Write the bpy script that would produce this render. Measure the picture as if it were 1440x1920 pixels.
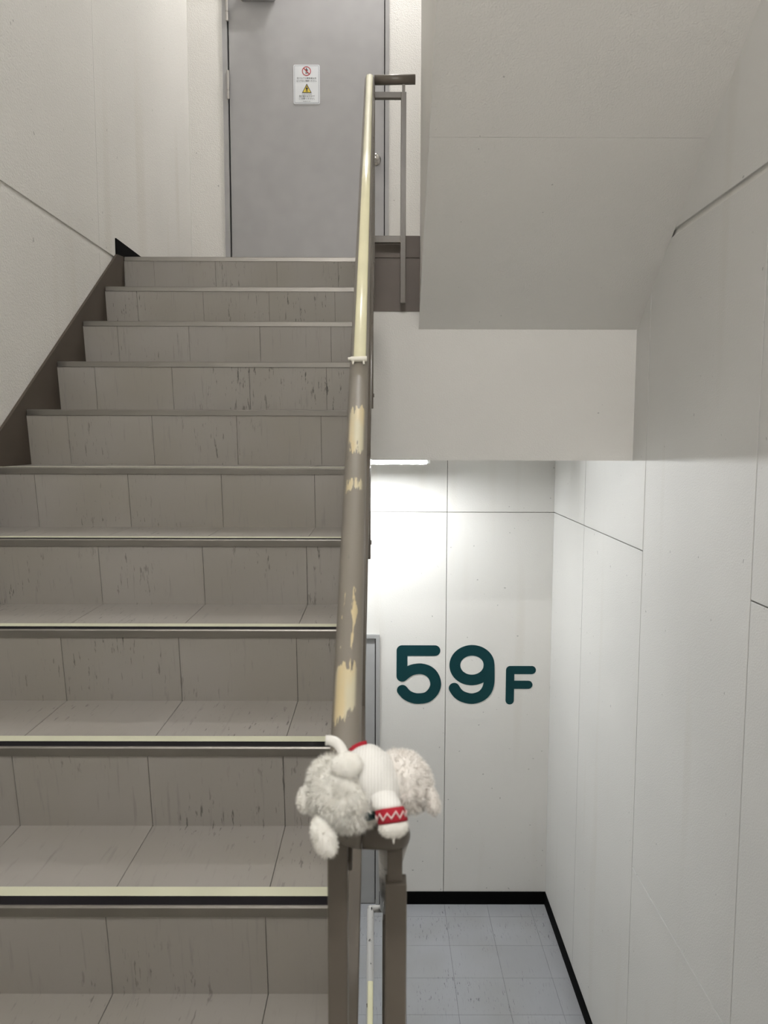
import bpy, bmesh, math, random
from mathutils import Vector, Matrix, noise as mnoise

random.seed(7)
scene = bpy.context.scene
for o in list(bpy.data.objects):
    bpy.data.objects.remove(o)
COL = scene.collection

# ------------------------------------------------------------------ camera, world, exposure
CZ = 3.2249                      # the eye is this high above the 59F floor (world z = 0)
PITCH, YAW, ROLL = 0.0958, 0.0020, 0.0022
cam_d = bpy.data.cameras.new('camera')
cam = bpy.data.objects.new('camera', cam_d)
COL.objects.link(cam)
cam_d.sensor_fit = 'VERTICAL'
cam_d.sensor_height = 24.0
cam_d.lens = 1453.6 / 1920 * 24.0
cam_d.clip_start = 0.02
fw = Vector((math.sin(YAW) * math.cos(PITCH), math.cos(YAW) * math.cos(PITCH), -math.sin(PITCH)))
rt = Vector((math.cos(YAW), -math.sin(YAW), 0))
up = rt.cross(fw)
rt2 = rt * math.cos(ROLL) + up * math.sin(ROLL)
up2 = up * math.cos(ROLL) - rt * math.sin(ROLL)
M3 = Matrix((rt2, up2, -fw)).transposed()
cam.matrix_world = Matrix.Translation((0, 0, CZ)) @ M3.to_4x4()
cam_d.dof.use_dof = True
cam_d.dof.focus_distance = 3.6
cam_d.dof.aperture_fstop = 5.6
scene.camera = cam

world = bpy.data.worlds.new('world')
scene.world = world
world.use_nodes = True
world.node_tree.nodes['Background'].inputs[0].default_value = (1.0, 0.97, 0.92, 1)
world.node_tree.nodes['Background'].inputs[1].default_value = 0.05
vs = scene.view_settings
vs.view_transform = 'Standard'
vs.look = 'None'
vs.gamma = 1.0
vs.use_curve_mapping = False
vs.exposure = 0.12
scene.cycles.use_light_tree = False
scene.cycles.max_bounces = 6
scene.cycles.diffuse_bounces = 4
scene.cycles.glossy_bounces = 2
scene.cycles.transmission_bounces = 2
scene.cycles.transparent_max_bounces = 2
LAMP_LOW, LAMP_HIGH, LAMP_MID = 228.0, 535.0, 740.0     # emission of the stairwell's fluorescent tubes

# ------------------------------------------------------------------ materials
def lin(r, g, b):
    f = lambda c: (c / 255 / 12.92) if c / 255 <= 0.04045 else ((c / 255 + 0.055) / 1.055) ** 2.4
    return (f(r), f(g), f(b), 1.0)

def new_mat(name):
    m = bpy.data.materials.new(name)
    m.use_nodes = True
    nt = m.node_tree
    return m, nt, nt.nodes['Principled BSDF']

def N(nt, typ, **kw):
    n = nt.nodes.new(typ)
    for k, v in kw.items():
        setattr(n, k, v)
    return n

def noise_node(nt, vec, scale, detail=3.0, rough=0.55):
    n = N(nt, 'ShaderNodeTexNoise')
    n.inputs['Scale'].default_value = scale
    n.inputs['Detail'].default_value = detail
    n.inputs['Roughness'].default_value = rough
    if vec is not None:
        nt.links.new(vec, n.inputs['Vector'])
    return n

def position(nt, scale=(1, 1, 1), offset=(0, 0, 0)):
    g = N(nt, 'ShaderNodeNewGeometry')
    mp = N(nt, 'ShaderNodeMapping')
    mp.inputs['Scale'].default_value = scale
    mp.inputs['Location'].default_value = offset
    nt.links.new(g.outputs['Position'], mp.inputs['Vector'])
    return mp.outputs['Vector']

def ramp(nt, fac, p0, p1, c0=(0, 0, 0, 1), c1=(1, 1, 1, 1)):
    r = N(nt, 'ShaderNodeValToRGB')
    r.color_ramp.elements[0].position = p0
    r.color_ramp.elements[1].position = p1
    r.color_ramp.elements[0].color = c0
    r.color_ramp.elements[1].color = c1
    nt.links.new(fac, r.inputs['Fac'])
    return r.outputs['Color']

def mix(nt, fac, a, b, blend='MIX'):
    m = N(nt, 'ShaderNodeMix', data_type='RGBA', blend_type=blend)
    for sock, v in ((m.inputs[0], fac), (m.inputs[6], a), (m.inputs[7], b)):
        if isinstance(v, (float, int)):
            sock.default_value = v
        elif isinstance(v, tuple):
            sock.default_value = v
        else:
            nt.links.new(v, sock)
    return m.outputs[2]

def bump(nt, bsdf, height, strength, dist):
    b = N(nt, 'ShaderNodeBump')
    b.inputs['Strength'].default_value = strength
    b.inputs['Distance'].default_value = dist
    nt.links.new(height, b.inputs['Height'])
    nt.links.new(b.outputs['Normal'], bsdf.inputs['Normal'])

def plain(name, col, rough=0.6, metal=0.0, spec=0.5):
    m, nt, p = new_mat(name)
    v = position(nt)
    n = noise_node(nt, v, 9.0, 1.0)
    c = mix(nt, ramp(nt, n.outputs['Fac'], 0.3, 0.75), tuple(x * 0.93 for x in col[:3]) + (1,), col)
    nt.links.new(c, p.inputs['Base Color'])
    p.inputs['Roughness'].default_value = rough
    p.inputs['Metallic'].default_value = metal
    p.inputs['Specular IOR Level'].default_value = spec
    return m

def paint_wall(name, col, bump_d=0.0012, streak=True):
    m, nt, p = new_mat(name)
    v = position(nt)
    big = noise_node(nt, v, 1.6, 1.0)
    c = mix(nt, ramp(nt, big.outputs['Fac'], 0.3, 0.7), tuple(x * 0.955 for x in col[:3]) + (1,), col)
    if streak:
        vs_ = position(nt, (7, 7, 0.55))
        st = noise_node(nt, vs_, 1.0, 1.0)
        c = mix(nt, ramp(nt, st.outputs['Fac'], 0.62, 0.8), c, tuple(x * y for x, y in zip(col[:3], (0.93, 0.92, 0.90))) + (1,))
    sp = noise_node(nt, v, 55.0, 0.0)
    c = mix(nt, ramp(nt, sp.outputs['Fac'], 0.875, 0.90), c, tuple(x * 0.62 for x in col[:3]) + (1,))
    nt.links.new(c, p.inputs['Base Color'])
    p.inputs['Roughness'].default_value = 0.62
    p.inputs['Specular IOR Level'].default_value = 0.3
    fine = noise_node(nt, v, 170.0, 0.0, 0.5)
    bump(nt, p, fine.outputs['Fac'], 0.55, bump_d)
    return m

def vinyl_tile(name, col, spec=0.4, rough=0.42):
    """Vinyl floor tile: short dark marbling streaks running with the tile, a few scuffs."""
    m, nt, p = new_mat(name)
    v0 = position(nt)
    big = noise_node(nt, v0, 3.5, 1.0)
    oi = N(nt, 'ShaderNodeObjectInfo')
    c = mix(nt, oi.outputs['Random'], tuple(x * 0.94 for x in col[:3]) + (1,), col)
    c = mix(nt, ramp(nt, big.outputs['Fac'], 0.35, 0.7), c, tuple(x * y for x, y in zip(col[:3], (0.90, 0.89, 0.86))) + (1,))
    s1 = noise_node(nt, position(nt, (95, 7.5, 7.5)), 1.0, 3.0, 0.6)
    c = mix(nt, ramp(nt, s1.outputs['Fac'], 0.60, 0.74), c, tuple(x * 0.80 for x in col[:3]) + (1,))
    s2 = noise_node(nt, position(nt, (120, 16, 16), (3.1, 5.7, 2.2)), 1.0, 3.0, 0.7)
    patch = noise_node(nt, position(nt, (3.2, 3.2, 3.2), (7, 1, 3)), 1.0, 1.0)
    f2 = mix(nt, 1.0, ramp(nt, s2.outputs['Fac'], 0.615, 0.665), ramp(nt, patch.outputs['Fac'], 0.45, 0.66), 'MULTIPLY')
    c = mix(nt, f2, c, tuple(x * 0.30 for x in col[:3]) + (1,))
    nt.links.new(c, p.inputs['Base Color'])
    p.inputs['Roughness'].default_value = rough
    p.inputs['Specular IOR Level'].default_value = spec
    return m

MAT = {}
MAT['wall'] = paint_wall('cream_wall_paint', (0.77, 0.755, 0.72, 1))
MAT['wall_right'] = paint_wall('dimmed_cream_wall_paint', (0.70, 0.69, 0.665, 1))  # wall cream darkened evenly, so the colour offsets strong lamp light here
MAT['wall_up'] = paint_wall('cream_plaster_paint', (0.77, 0.755, 0.72, 1), 0.0030)
MAT['soffit'] = paint_wall('cream_soffit_paint', (0.80, 0.785, 0.75, 1), 0.0016, streak=False)
MAT['gap'] = plain('joint_sealant', (0.20, 0.19, 0.17, 1), 0.9)
MAT['tread'] = vinyl_tile('tread_vinyl', (0.345, 0.325, 0.30, 1))
MAT['floor_tile'] = vinyl_tile('floor_vinyl', (0.37, 0.38, 0.40, 1))
MAT['concrete'] = plain('plain_concrete', (0.30, 0.28, 0.25, 1), 0.85)
MAT['steel'] = plain('stainless_nosing', (0.27, 0.255, 0.235, 1), 0.42, 1.0)
MAT['rubber'] = plain('black_rubber', (0.008, 0.007, 0.009, 1), 0.7, 0.0, 0.12)
MAT['glow_tape'] = plain('luminous_tape', (0.66, 0.66, 0.50, 1), 0.5)
MAT['rail_tape'] = plain('yellow_rail_tape', (0.80, 0.76, 0.52, 1), 0.22)
MAT['tape_back'] = plain('tape_curl_white', (0.78, 0.75, 0.66, 1), 0.5)
MAT['brown'] = plain('brown_rail_paint', (0.130, 0.112, 0.090, 1), 0.38)
MAT['brown_flat'] = plain('brown_stringer_paint', (0.082, 0.066, 0.052, 1), 0.7, 0.0, 0.25)
MAT['brown_fascia'] = plain('brown_fascia_paint', (0.165, 0.140, 0.122, 1), 0.65)
MAT['joint_dark'] = plain('dark_tile_bedding', (0.035, 0.03, 0.026, 1), 0.9)
MAT['black_base'] = plain('black_vinyl_baseboard', (0.003, 0.003, 0.003, 1), 0.8, 0.0, 0.06)
MAT['door'] = plain('grey_door_paint', (0.37, 0.365, 0.365, 1), 0.42)
MAT['door2'] = plain('light_grey_door_paint', (0.40, 0.40, 0.395, 1), 0.42)
MAT['dark'] = plain('dark_gap', (0.01, 0.009, 0.008, 1), 0.9)
MAT['chrome'] = plain('satin_chrome', (0.62, 0.60, 0.57, 1), 0.22, 1.0)
MAT['hinge'] = plain('hinge_paint', (0.42, 0.40, 0.37, 1), 0.45)
MAT['white'] = plain('white_enamel', (0.80, 0.80, 0.78, 1), 0.4)
MAT['teal'] = plain('teal_lettering_paint', (0.0, 0.036, 0.042, 1), 0.7, 0.0, 0.25)
MAT['ink'] = plain('black_ink', (0.012, 0.012, 0.014, 1), 0.6)
MAT['sign_white'] = plain('sign_plate_white', (0.72, 0.74, 0.76, 1), 0.4)
MAT['sign_line'] = plain('sign_border_grey', (0.36, 0.38, 0.42, 1), 0.5)
MAT['sign_red'] = plain('sign_red', (0.42, 0.03, 0.035, 1), 0.5)
MAT['sign_yellow'] = plain('sign_yellow', (0.72, 0.55, 0.06, 1), 0.5)

def rail_worn():
    """Brown rail paint with the cream residue of tape that was once stuck along its top."""
    m, nt, p = new_mat('worn_rail_paint')
    base = (0.195, 0.174, 0.145, 1)
    v = position(nt, (130, 13, 13))
    n1 = noise_node(nt, v, 1.0, 3.0, 0.65)
    g = N(nt, 'ShaderNodeNewGeometry')
    sep = N(nt, 'ShaderNodeSeparateXYZ')
    nt.links.new(g.outputs['Position'], sep.inputs[0])
    dx = N(nt, 'ShaderNodeMath', operation='ADD')
    nt.links.new(sep.outputs['X'], dx.inputs[0]); dx.inputs[1].default_value = 0.050
    ab = N(nt, 'ShaderNodeMath', operation='ABSOLUTE')
    nt.links.new(dx.outputs[0], ab.inputs[0])
    side = ramp(nt, ab.outputs[0], 0.0115, 0.0135, (1, 1, 1, 1), (0, 0, 0, 1))
    # stretches along the rail where residue is left
    cr = N(nt, 'ShaderNodeValToRGB')
    el = cr.color_ramp.elements
    el[0].position = 0.0; el[0].color = (0, 0, 0, 1)
    el[1].position = 1.0; el[1].color = (0, 0, 0, 1)
    for pos, val in ((0.125, 0.0), (0.145, 0.55), (0.16, 1.0), (0.19, 1.0), (0.205, 0.6), (0.22, 0.1), (0.235, 0.45), (0.29, 0.55), (0.32, 0.35), (0.335, 0.0), (0.49, 0.0), (0.505, 0.5), (0.525, 0.45), (0.535, 0.1), (0.57, 0.3), (0.60, 0.75), (0.63, 1.0), (0.675, 1.0), (0.695, 0.55), (0.71, 0.0)):
        e = el.new(pos); e.color = (val, val, val, 1)
    mr = N(nt, 'ShaderNodeMapRange')
    mr.inputs['From Min'].default_value = 0.85; mr.inputs['From Max'].default_value = 1.85
    nt.links.new(sep.outputs['Y'], mr.inputs['Value'])
    nt.links.new(mr.outputs[0], cr.inputs['Fac'])
    sub = N(nt, 'ShaderNodeMath', operation='MULTIPLY_ADD')      # noise + 0.62*zone - 0.62
    nt.links.new(cr.outputs['Color'], sub.inputs[0]); sub.inputs[1].default_value = 0.42
    nt.links.new(n1.outputs['Fac'], sub.inputs[2])
    f = ramp(nt, sub.outputs[0], 0.74, 0.765)
    f = mix(nt, 1.0, f, side, 'MULTIPLY')
    tone = noise_node(nt, position(nt, (40, 9, 9), (2, 2, 2)), 1.0, 2.0)
    res = mix(nt, ramp(nt, tone.outputs['Fac'], 0.4, 0.62), (0.56, 0.46, 0.27, 1), (0.52, 0.48, 0.34, 1))
    dirt = noise_node(nt, position(nt, (60, 22, 22), (5, 1, 0)), 1.0, 3.0)
    b2 = mix(nt, ramp(nt, dirt.outputs['Fac'], 0.66, 0.72), base, (0.13, 0.115, 0.10, 1))
    c = mix(nt, f, b2, res)
    nt.links.new(c, p.inputs['Base Color'])
    p.inputs['Roughness'].default_value = 0.5
    return m
MAT['rail_worn'] = rail_worn()

def chipped():
    m, nt, p = new_mat('chipped_light_rail_paint')
    n = noise_node(nt, position(nt, (45, 28, 28)), 1.0, 4.0, 0.6)
    c = mix(nt, ramp(nt, n.outputs['Fac'], 0.62, 0.65), (0.46, 0.45, 0.43, 1), (0.03, 0.025, 0.02, 1))
    nt.links.new(c, p.inputs['Base Color'])
    p.inputs['Roughness'].default_value = 0.4
    return m
MAT['chipped'] = chipped()

def emit(name, col, strength):
    m = bpy.data.materials.new(name)
    m.use_nodes = True
    nt = m.node_tree
    nt.nodes.clear()
    e = N(nt, 'ShaderNodeEmission')
    e.inputs[0].default_value = col
    e.inputs[1].default_value = strength
    o = N(nt, 'ShaderNodeOutputMaterial')
    nt.links.new(e.outputs[0], o.inputs[0])
    return m
MAT['tube_low'] = emit('fluorescent_tube_cool', (0.95, 0.98, 1.0, 1), LAMP_LOW)
MAT['tube_high'] = emit('fluorescent_tube_neutral', (1.0, 0.98, 0.96, 1), LAMP_HIGH)
MAT['tube_mid'] = emit('fluorescent_tube_landing', (1.0, 0.98, 0.96, 1), LAMP_MID)

def fur_mat(name, col, col2):
    m, nt, p = new_mat(name)
    n = noise_node(nt, position(nt), 90.0, 3.0)
    c = mix(nt, ramp(nt, n.outputs['Fac'], 0.35, 0.7), col2, col)
    nt.links.new(c, p.inputs['Base Color'])
    p.inputs['Roughness'].default_value = 0.9
    p.inputs['Specular IOR Level'].default_value = 0.1
    p.inputs['Sheen Weight'].default_value = 0.2
    return m
MAT['fur'] = fur_mat('white_plush_fur', (0.95, 0.94, 0.89, 1), (0.88, 0.86, 0.80, 1))
MAT['fur_pink'] = fur_mat('cream_plush_fur', (0.94, 0.91, 0.87, 1), (0.88, 0.84, 0.79, 1))

def knit():
    m, nt, p = new_mat('white_knit')
    tc = N(nt, 'ShaderNodeTexCoord')
    w = N(nt, 'ShaderNodeTexWave', wave_type='BANDS', bands_direction='X')
    w.inputs['Scale'].default_value = 90.0
    w.inputs['Distortion'].default_value = 1.0
    nt.links.new(tc.outputs['Object'], w.inputs['Vector'])
    c = mix(nt, w.outputs['Fac'], (0.80, 0.79, 0.75, 1), (0.90, 0.89, 0.86, 1))
    nt.links.new(c, p.inputs['Base Color'])
    p.inputs['Roughness'].default_value = 0.9
    bump(nt, p, w.outputs['Fac'], 0.3, 0.001)
    return m
MAT['knit'] = knit()
MAT['knit_red'] = plain('red_knit', (0.36, 0.008, 0.022, 1), 0.9)
MAT['knit_pale'] = plain('pale_knit_zigzag', (0.80, 0.62, 0.60, 1), 0.9)
MAT['satin'] = plain('white_satin', (0.85, 0.83, 0.78, 1), 0.28)
MAT['dark_teal'] = plain('dark_teal', (0.006, 0.03, 0.03, 1), 0.9)

# ------------------------------------------------------------------ mesh helpers
def Z(z):                      # heights below are written from the eye; world z from the 59F floor
    return z + CZ

def mesh_obj(name, bm, mat, parent=None, smooth=False, recalc=True):
    if recalc:
        bmesh.ops.recalc_face_normals(bm, faces=bm.faces[:])
    me = bpy.data.meshes.new(name)
    bm.to_mesh(me)
    bm.free()
    for m in (mat if isinstance(mat, (list, tuple)) else [mat]):
        me.materials.append(m)
    if smooth:
        for p in me.polygons:
            p.use_smooth = True
    o = bpy.data.objects.new(name, me)
    COL.objects.link(o)
    if parent is not None:
        o.parent = parent
        o.matrix_parent_inverse = parent.matrix_basis.inverted()
    return o

def empty(name, loc, rot=(0, 0, 0)):
    o = bpy.data.objects.new(name, None)
    COL.objects.link(o)
    o.location = loc
    o.rotation_euler = rot
    o.empty_display_size = 0.1
    return o

def tag(o, label, cat, group=None):
    o['label'] = label
    o['category'] = cat
    if group:
        o['group'] = group
    return o

def struct(o, label=None):
    o['kind'] = 'structure'
    if label:
        o['label'] = label
    return o

def add_box(bm, x0, x1, y0, y1, z0, z1):
    v = [bm.verts.new(p) for p in ((x0, y0, z0), (x1, y0, z0), (x1, y1, z0), (x0, y1, z0), (x0, y0, z1), (x1, y0, z1), (x1, y1, z1), (x0, y1, z1))]
    for f in ((3, 2, 1, 0), (4, 5, 6, 7), (0, 1, 5, 4), (1, 2, 6, 5), (2, 3, 7, 6), (3, 0, 4, 7)):
        bm.faces.new([v[i] for i in f])
    return v

def box(name, x0, x1, y0, y1, z0, z1, mat, parent=None, bev=0.0):
    """Box in eye-relative heights."""
    bm = bmesh.new()
    add_box(bm, x0, x1, y0, y1, Z(z0), Z(z1))
    if bev:
        bmesh.ops.bevel(bm, geom=bm.edges[:], offset=bev, segments=2, affect='EDGES', profile=0.5)
    return mesh_obj(name, bm, mat, parent)

def prism_x(name, pts, x0, x1, mat, parent=None):
    """Extrude a y/z outline along x."""
    bm = bmesh.new()
    a = [bm.verts.new((x0, y, Z(z))) for y, z in pts]
    b = [bm.verts.new((x1, y, Z(z))) for y, z in pts]
    bm.faces.new(a)
    bm.faces.new(b[::-1])
    n = len(pts)
    for i in range(n):
        bm.faces.new((a[i], a[(i + 1) % n], b[(i + 1) % n], b[i]))
    bm.normal_update()
    bmesh.ops.triangulate(bm, faces=[f for f in bm.faces if len(f.verts) > 4])
    return mesh_obj(name, bm, mat, parent)

def sweep(bm, pts, r, seg=20, cap=True, up_hint=None):
    """Round tube along a polyline with mitred rings."""
    pts = [Vector(p) for p in pts]
    n = len(pts)
    rings = []
    prev_u = None
    for i, p in enumerate(pts):
        if i == 0:
            t = (pts[1] - p).normalized(); s = 1.0; tin = t
        elif i == n - 1:
            t = (p - pts[i - 1]).normalized(); s = 1.0; tin = t
        else:
            tin = (p - pts[i - 1]).normalized()
            tout = (pts[i + 1] - p).normalized()
            t = (tin + tout).normalized()
        if prev_u is None:
            h = Vector((0, 0, 1)) if abs(tin.z) < 0.95 else Vector((1, 0, 0))
            u = tin.cross(h).normalized()
        else:
            u = (prev_u - tin * prev_u.dot(tin)).normalized()
        w = tin.cross(u).normalized()
        ring = []
        for k in range(seg):
            a = 2 * math.pi * k / seg
            q = p + (u * math.cos(a) + w * math.sin(a)) * r
            d = (q - p).dot(t) / max(0.2, tin.dot(t))      # slide along the incoming tube to the mitre plane
            ring.append(bm.verts.new(q - tin * d))
        rings.append(ring)
        prev_u = u
        if 0 < i < n - 1:
            prev_u = (u - tout * u.dot(tout)).normalized()
    for a, b in zip(rings, rings[1:]):
        for k in range(seg):
            f = bm.faces.new((a[k], a[(k + 1) % seg], b[(k + 1) % seg], b[k]))
            f.smooth = True
    if cap:
        bm.faces.new(rings[0][::-1])
        bm.faces.new(rings[-1])

def tube(name, pts, r, mat, parent=None, seg=20):
    bm = bmesh.new()
    sweep(bm, [(x, y, Z(z)) for x, y, z in pts], r, seg)
    return mesh_obj(name, bm, mat, parent)

def beam(name, p, q, wx, h, mat, parent=None):
    """Flat bar from p to q (in the y/z plane), wx wide in x, h thick across."""
    p, q = Vector((p[0], p[1], Z(p[2]))), Vector((q[0], q[1], Z(q[2])))
    t = (q - p).normalized()
    xs = Vector((1, 0, 0))
    n = t.cross(xs).normalized()
    bm = bmesh.new()
    vs_ = []
    for c in (p, q):
        for a, b in ((-1, -1), (1, -1), (1, 1), (-1, 1)):
            vs_.append(bm.verts.new(c + xs * a * wx / 2 + n * b * h / 2))
    for f in ((0, 1, 2, 3), (7, 6, 5, 4), (0, 4, 5, 1), (1, 5, 6, 2), (2, 6, 7, 3), (3, 7, 4, 0)):
        bm.faces.new([vs_[i] for i in f])
    bmesh.ops.bevel(bm, geom=bm.edges[:], offset=0.0015, segments=1, affect='EDGES')
    return mesh_obj(name, bm, mat, parent)

def cyl(bm, c, axis, r, length, seg=24, r2=None):
    m = Vector((0, 0, 1)).rotation_difference(Vector(axis)).to_matrix().to_4x4()
    m.translation = Vector(c)
    bmesh.ops.create_cone(bm, cap_ends=True, segments=seg, radius1=r, radius2=r if r2 is None else r2, depth=length, matrix=m)

# ------------------------------------------------------------------ key dimensions (metres, eye-relative z)
R_, G_, U_ = 0.19, 0.2719, 0.0272           # riser, going, undercut of the riser
NB, NA = 1.3441, -0.8568                    # nosing 0 of the near flight: depth and height
XS, XL, XE, XR = -1.2347, -1.2450, -0.060, 1.1347
YB, YW59, YW60 = 3.5226, 5.101, 5.190
Z60, Z59, ZM = NA + 9 * R_, -CZ, NA - 2 * R_
ZBEAM = -0.1027
Y59 = 3.70                                  # edge of the 59F landing
TOP, BOT = 4.75, -5.6
YBACK = -1.15
nose = lambda k: (NB + k * G_, NA + k * R_)
nl = lambda y: NA + (y - NB) * R_ / G_      # pitch line through the nosings

# ------------------------------------------------------------------ walls
def panel_wall(name, plane, boxes, backing, mat, label):
    """A wall: backing slab with the separate panels in front of it; the joints stay open."""
    w = mesh_obj(name, backing, MAT['gap'])
    struct(w, label)
    for b in boxes:
        box('wall_panel', *b, mat, w, bev=0.0012)
    return w

J = 0.0024                                  # half a joint
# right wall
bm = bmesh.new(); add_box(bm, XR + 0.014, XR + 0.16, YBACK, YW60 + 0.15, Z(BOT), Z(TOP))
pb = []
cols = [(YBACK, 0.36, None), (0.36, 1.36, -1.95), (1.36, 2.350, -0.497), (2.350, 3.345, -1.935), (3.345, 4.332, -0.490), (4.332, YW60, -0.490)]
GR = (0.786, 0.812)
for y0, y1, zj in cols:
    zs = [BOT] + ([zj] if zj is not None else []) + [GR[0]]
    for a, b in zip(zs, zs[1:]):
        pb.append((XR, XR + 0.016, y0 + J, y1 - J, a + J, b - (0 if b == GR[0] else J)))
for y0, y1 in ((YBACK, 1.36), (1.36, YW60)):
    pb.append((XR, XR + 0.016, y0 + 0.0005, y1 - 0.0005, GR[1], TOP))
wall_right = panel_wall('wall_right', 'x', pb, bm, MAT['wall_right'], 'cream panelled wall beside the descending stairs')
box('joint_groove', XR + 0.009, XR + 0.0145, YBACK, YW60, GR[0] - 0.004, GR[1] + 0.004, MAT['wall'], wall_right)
# left wall
bm = bmesh.new(); add_box(bm, XL - 0.16, XL - 0.014, YBACK, YW60 + 0.15, Z(BOT), Z(TOP))
GL = (0.808, 0.832)
pb = [(XL - 0.016, XL, YBACK, 3.50 - 0.0006, BOT, GL[0]), (XL - 0.016, XL, 3.50 + 0.0006, YW60, BOT, GL[0]),
      (XL - 0.016, XL, YBACK, 3.50 - 0.0006, GL[1], TOP), (XL - 0.016, XL, 3.50 + 0.0006, YW60, GL[1], TOP)]
wall_left = panel_wall('wall_left', 'x', pb, bm, MAT['wall_up'], 'rough cream plaster wall along the climbing stairs')
box('joint_groove', XL - 0.0145, XL - 0.005, YBACK, YW60, GL[0] - 0.004, GL[1] + 0.004, MAT['wall_up'], wall_left)
# far wall: 60F storey (around the upper door) and 59F storey (around the lower door)
DX0, DX1, DTOP = -1.022, 0.037, Z60 + 2.06        # outer size of the upper door frame
D2X0, D2X1, D2TOP = -1.075, -0.0170, -1.3156      # lower door frame
bm = bmesh.new()
add_box(bm, XL, DX0, YW60, YW60 + 0.14, Z(0.45), Z(TOP))
add_box(bm, DX1, XR, YW60, YW60 + 0.14, Z(0.45), Z(TOP))
add_box(bm, DX0, DX1, YW60, YW60 + 0.14, Z(DTOP), Z(TOP))
wall_back = mesh_obj('wall_back', bm, MAT['wall_up'])
struct(wall_back, 'bright cream wall around the upper grey door')
bm = bmesh.new()
add_box(bm, XL, D2X0, YW59 + 0.014, YW59 + 0.15, Z(Z59 - 0.3), Z(0.2))
add_box(bm, D2X1, XR, YW59 + 0.014, YW59 + 0.15, Z(Z59 - 0.3), Z(0.2))
add_box(bm, D2X0, D2X1, YW59 + 0.014, YW59 + 0.15, Z(D2TOP), Z(0.2))
JX, JZ = 0.428, -0.490
j = 0.0019
pb = [(XL, JX - j, YW59, YW59 + 0.016, JZ + j, 0.2), (JX + j, XR, YW59, YW59 + 0.016, JZ + j, 0.2),
      (XL, D2X0, YW59, YW59 + 0.016, Z59 - 0.3, JZ - j), (D2X0, D2X1, YW59, YW59 + 0.016, D2TOP, JZ - j),
      (D2X1, JX - j, YW59, YW59 + 0.016, Z59 - 0.3, JZ - j), (JX + j, XR, YW59, YW59 + 0.016, Z59 - 0.3, JZ - j)]
wall_lower = panel_wall('wall_back', 'y', pb, bm, MAT['wall'], 'brightly lit cream panel wall under the lamp carrying the floor number')
# wall behind the camera
struct(box('wall_front', XL, XR, YBACK - 0.15, YBACK, BOT, TOP, MAT['wall_up']), 'cream end wall of the half landing')

# ------------------------------------------------------------------ floors, ceilings, beam
floor59 = struct(box('floor', XL, XR, Y59, YW59, Z59 - 0.22, Z59 - 0.004, MAT['joint_dark']), 'pale blue grey tiled floor of the 59F landing')
tile_me = None
TS = 0.2945
xs = [0.435 + i * TS for i in range(-6, 4)]
ys = [4.0604 + i * 0.2985 for i in range(-2, 5)]
for i in range(len(xs) - 1):
    for k in range(len(ys) - 1):
        x0, x1 = max(xs[i], XL), min(xs[i + 1], XR)
        y0, y1 = max(ys[k], Y59), min(ys[k + 1], YW59)
        if x1 - x0 < 0.02 or y1 - y0 < 0.02:
            continue
        box('floor_tile', x0 + 0.0007, x1 - 0.0007, y0 + 0.0007, y1 - 0.0007, Z59 - 0.004, Z59, MAT['floor_tile'], floor59)
struct(box('floor', XL, XR, YBACK, nose(-2)[0], ZM - 0.2, ZM, MAT['tread']), 'half landing floor under the camera')
struct(box('floor', XL, XR, YBACK, 5.3, BOT - 0.1, BOT, MAT['concrete']), 'landing at the bottom of the stairwell')
bm = bmesh.new()
add_box(bm, XL, XE, nose(9)[0] + 0.03, YW60, Z(Z60 - 0.2), Z(Z60))
add_box(bm, XE, XR, YB + 0.06, YW60, Z(Z60 - 0.2), Z(Z60))
struct(mesh_obj('floor', bm, MAT['tread']), 'floor of the upper landing in front of the grey door')
# deep beam below the edge of the upper landing
bm = bmesh.new()
add_box(bm, XL, XE, YB, YB + 0.19, Z(ZBEAM), Z(0.30))
add_box(bm, XE, 0.163, YB, YB + 0.19, Z(ZBEAM), Z(0.5588))
add_box(bm, 0.163, XR, YB, YB + 0.19, Z(ZBEAM), Z(Z60 - 0.01))
struct(mesh_obj('trim_1', bm, MAT['soffit']), 'deep cream beam under the upper landing')
struct(box('ceiling', XL, XR, YB + 0.19, YW59, ZBEAM, 0.0, MAT['soffit']), 'ceiling over the 59F landing')
struct(box('ceiling', XL, XR, YB, YW60, Z60 + 3.13, TOP + 0.1, MAT['soffit']), 'ceiling over the upper landing')
struct(box('ceiling', XL, XR, YBACK, 0.85, 2.62, 2.82, MAT['soffit']), 'underside of the next half landing')
# underside of the flight two storeys up
struct(prism_x('ceiling', [(0.80, 2.62), (YB + 0.1, 4.58), (YB + 0.1, 4.78), (0.80, 2.82)], XL, 0.10, MAT['soffit']), 'sloping ceiling above the climbing stairs')
struct(box('ceiling', 0.05, XR, 0.80, YB + 0.1, TOP, TOP + 0.1, MAT['soffit']), 'top of the stairwell')

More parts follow.
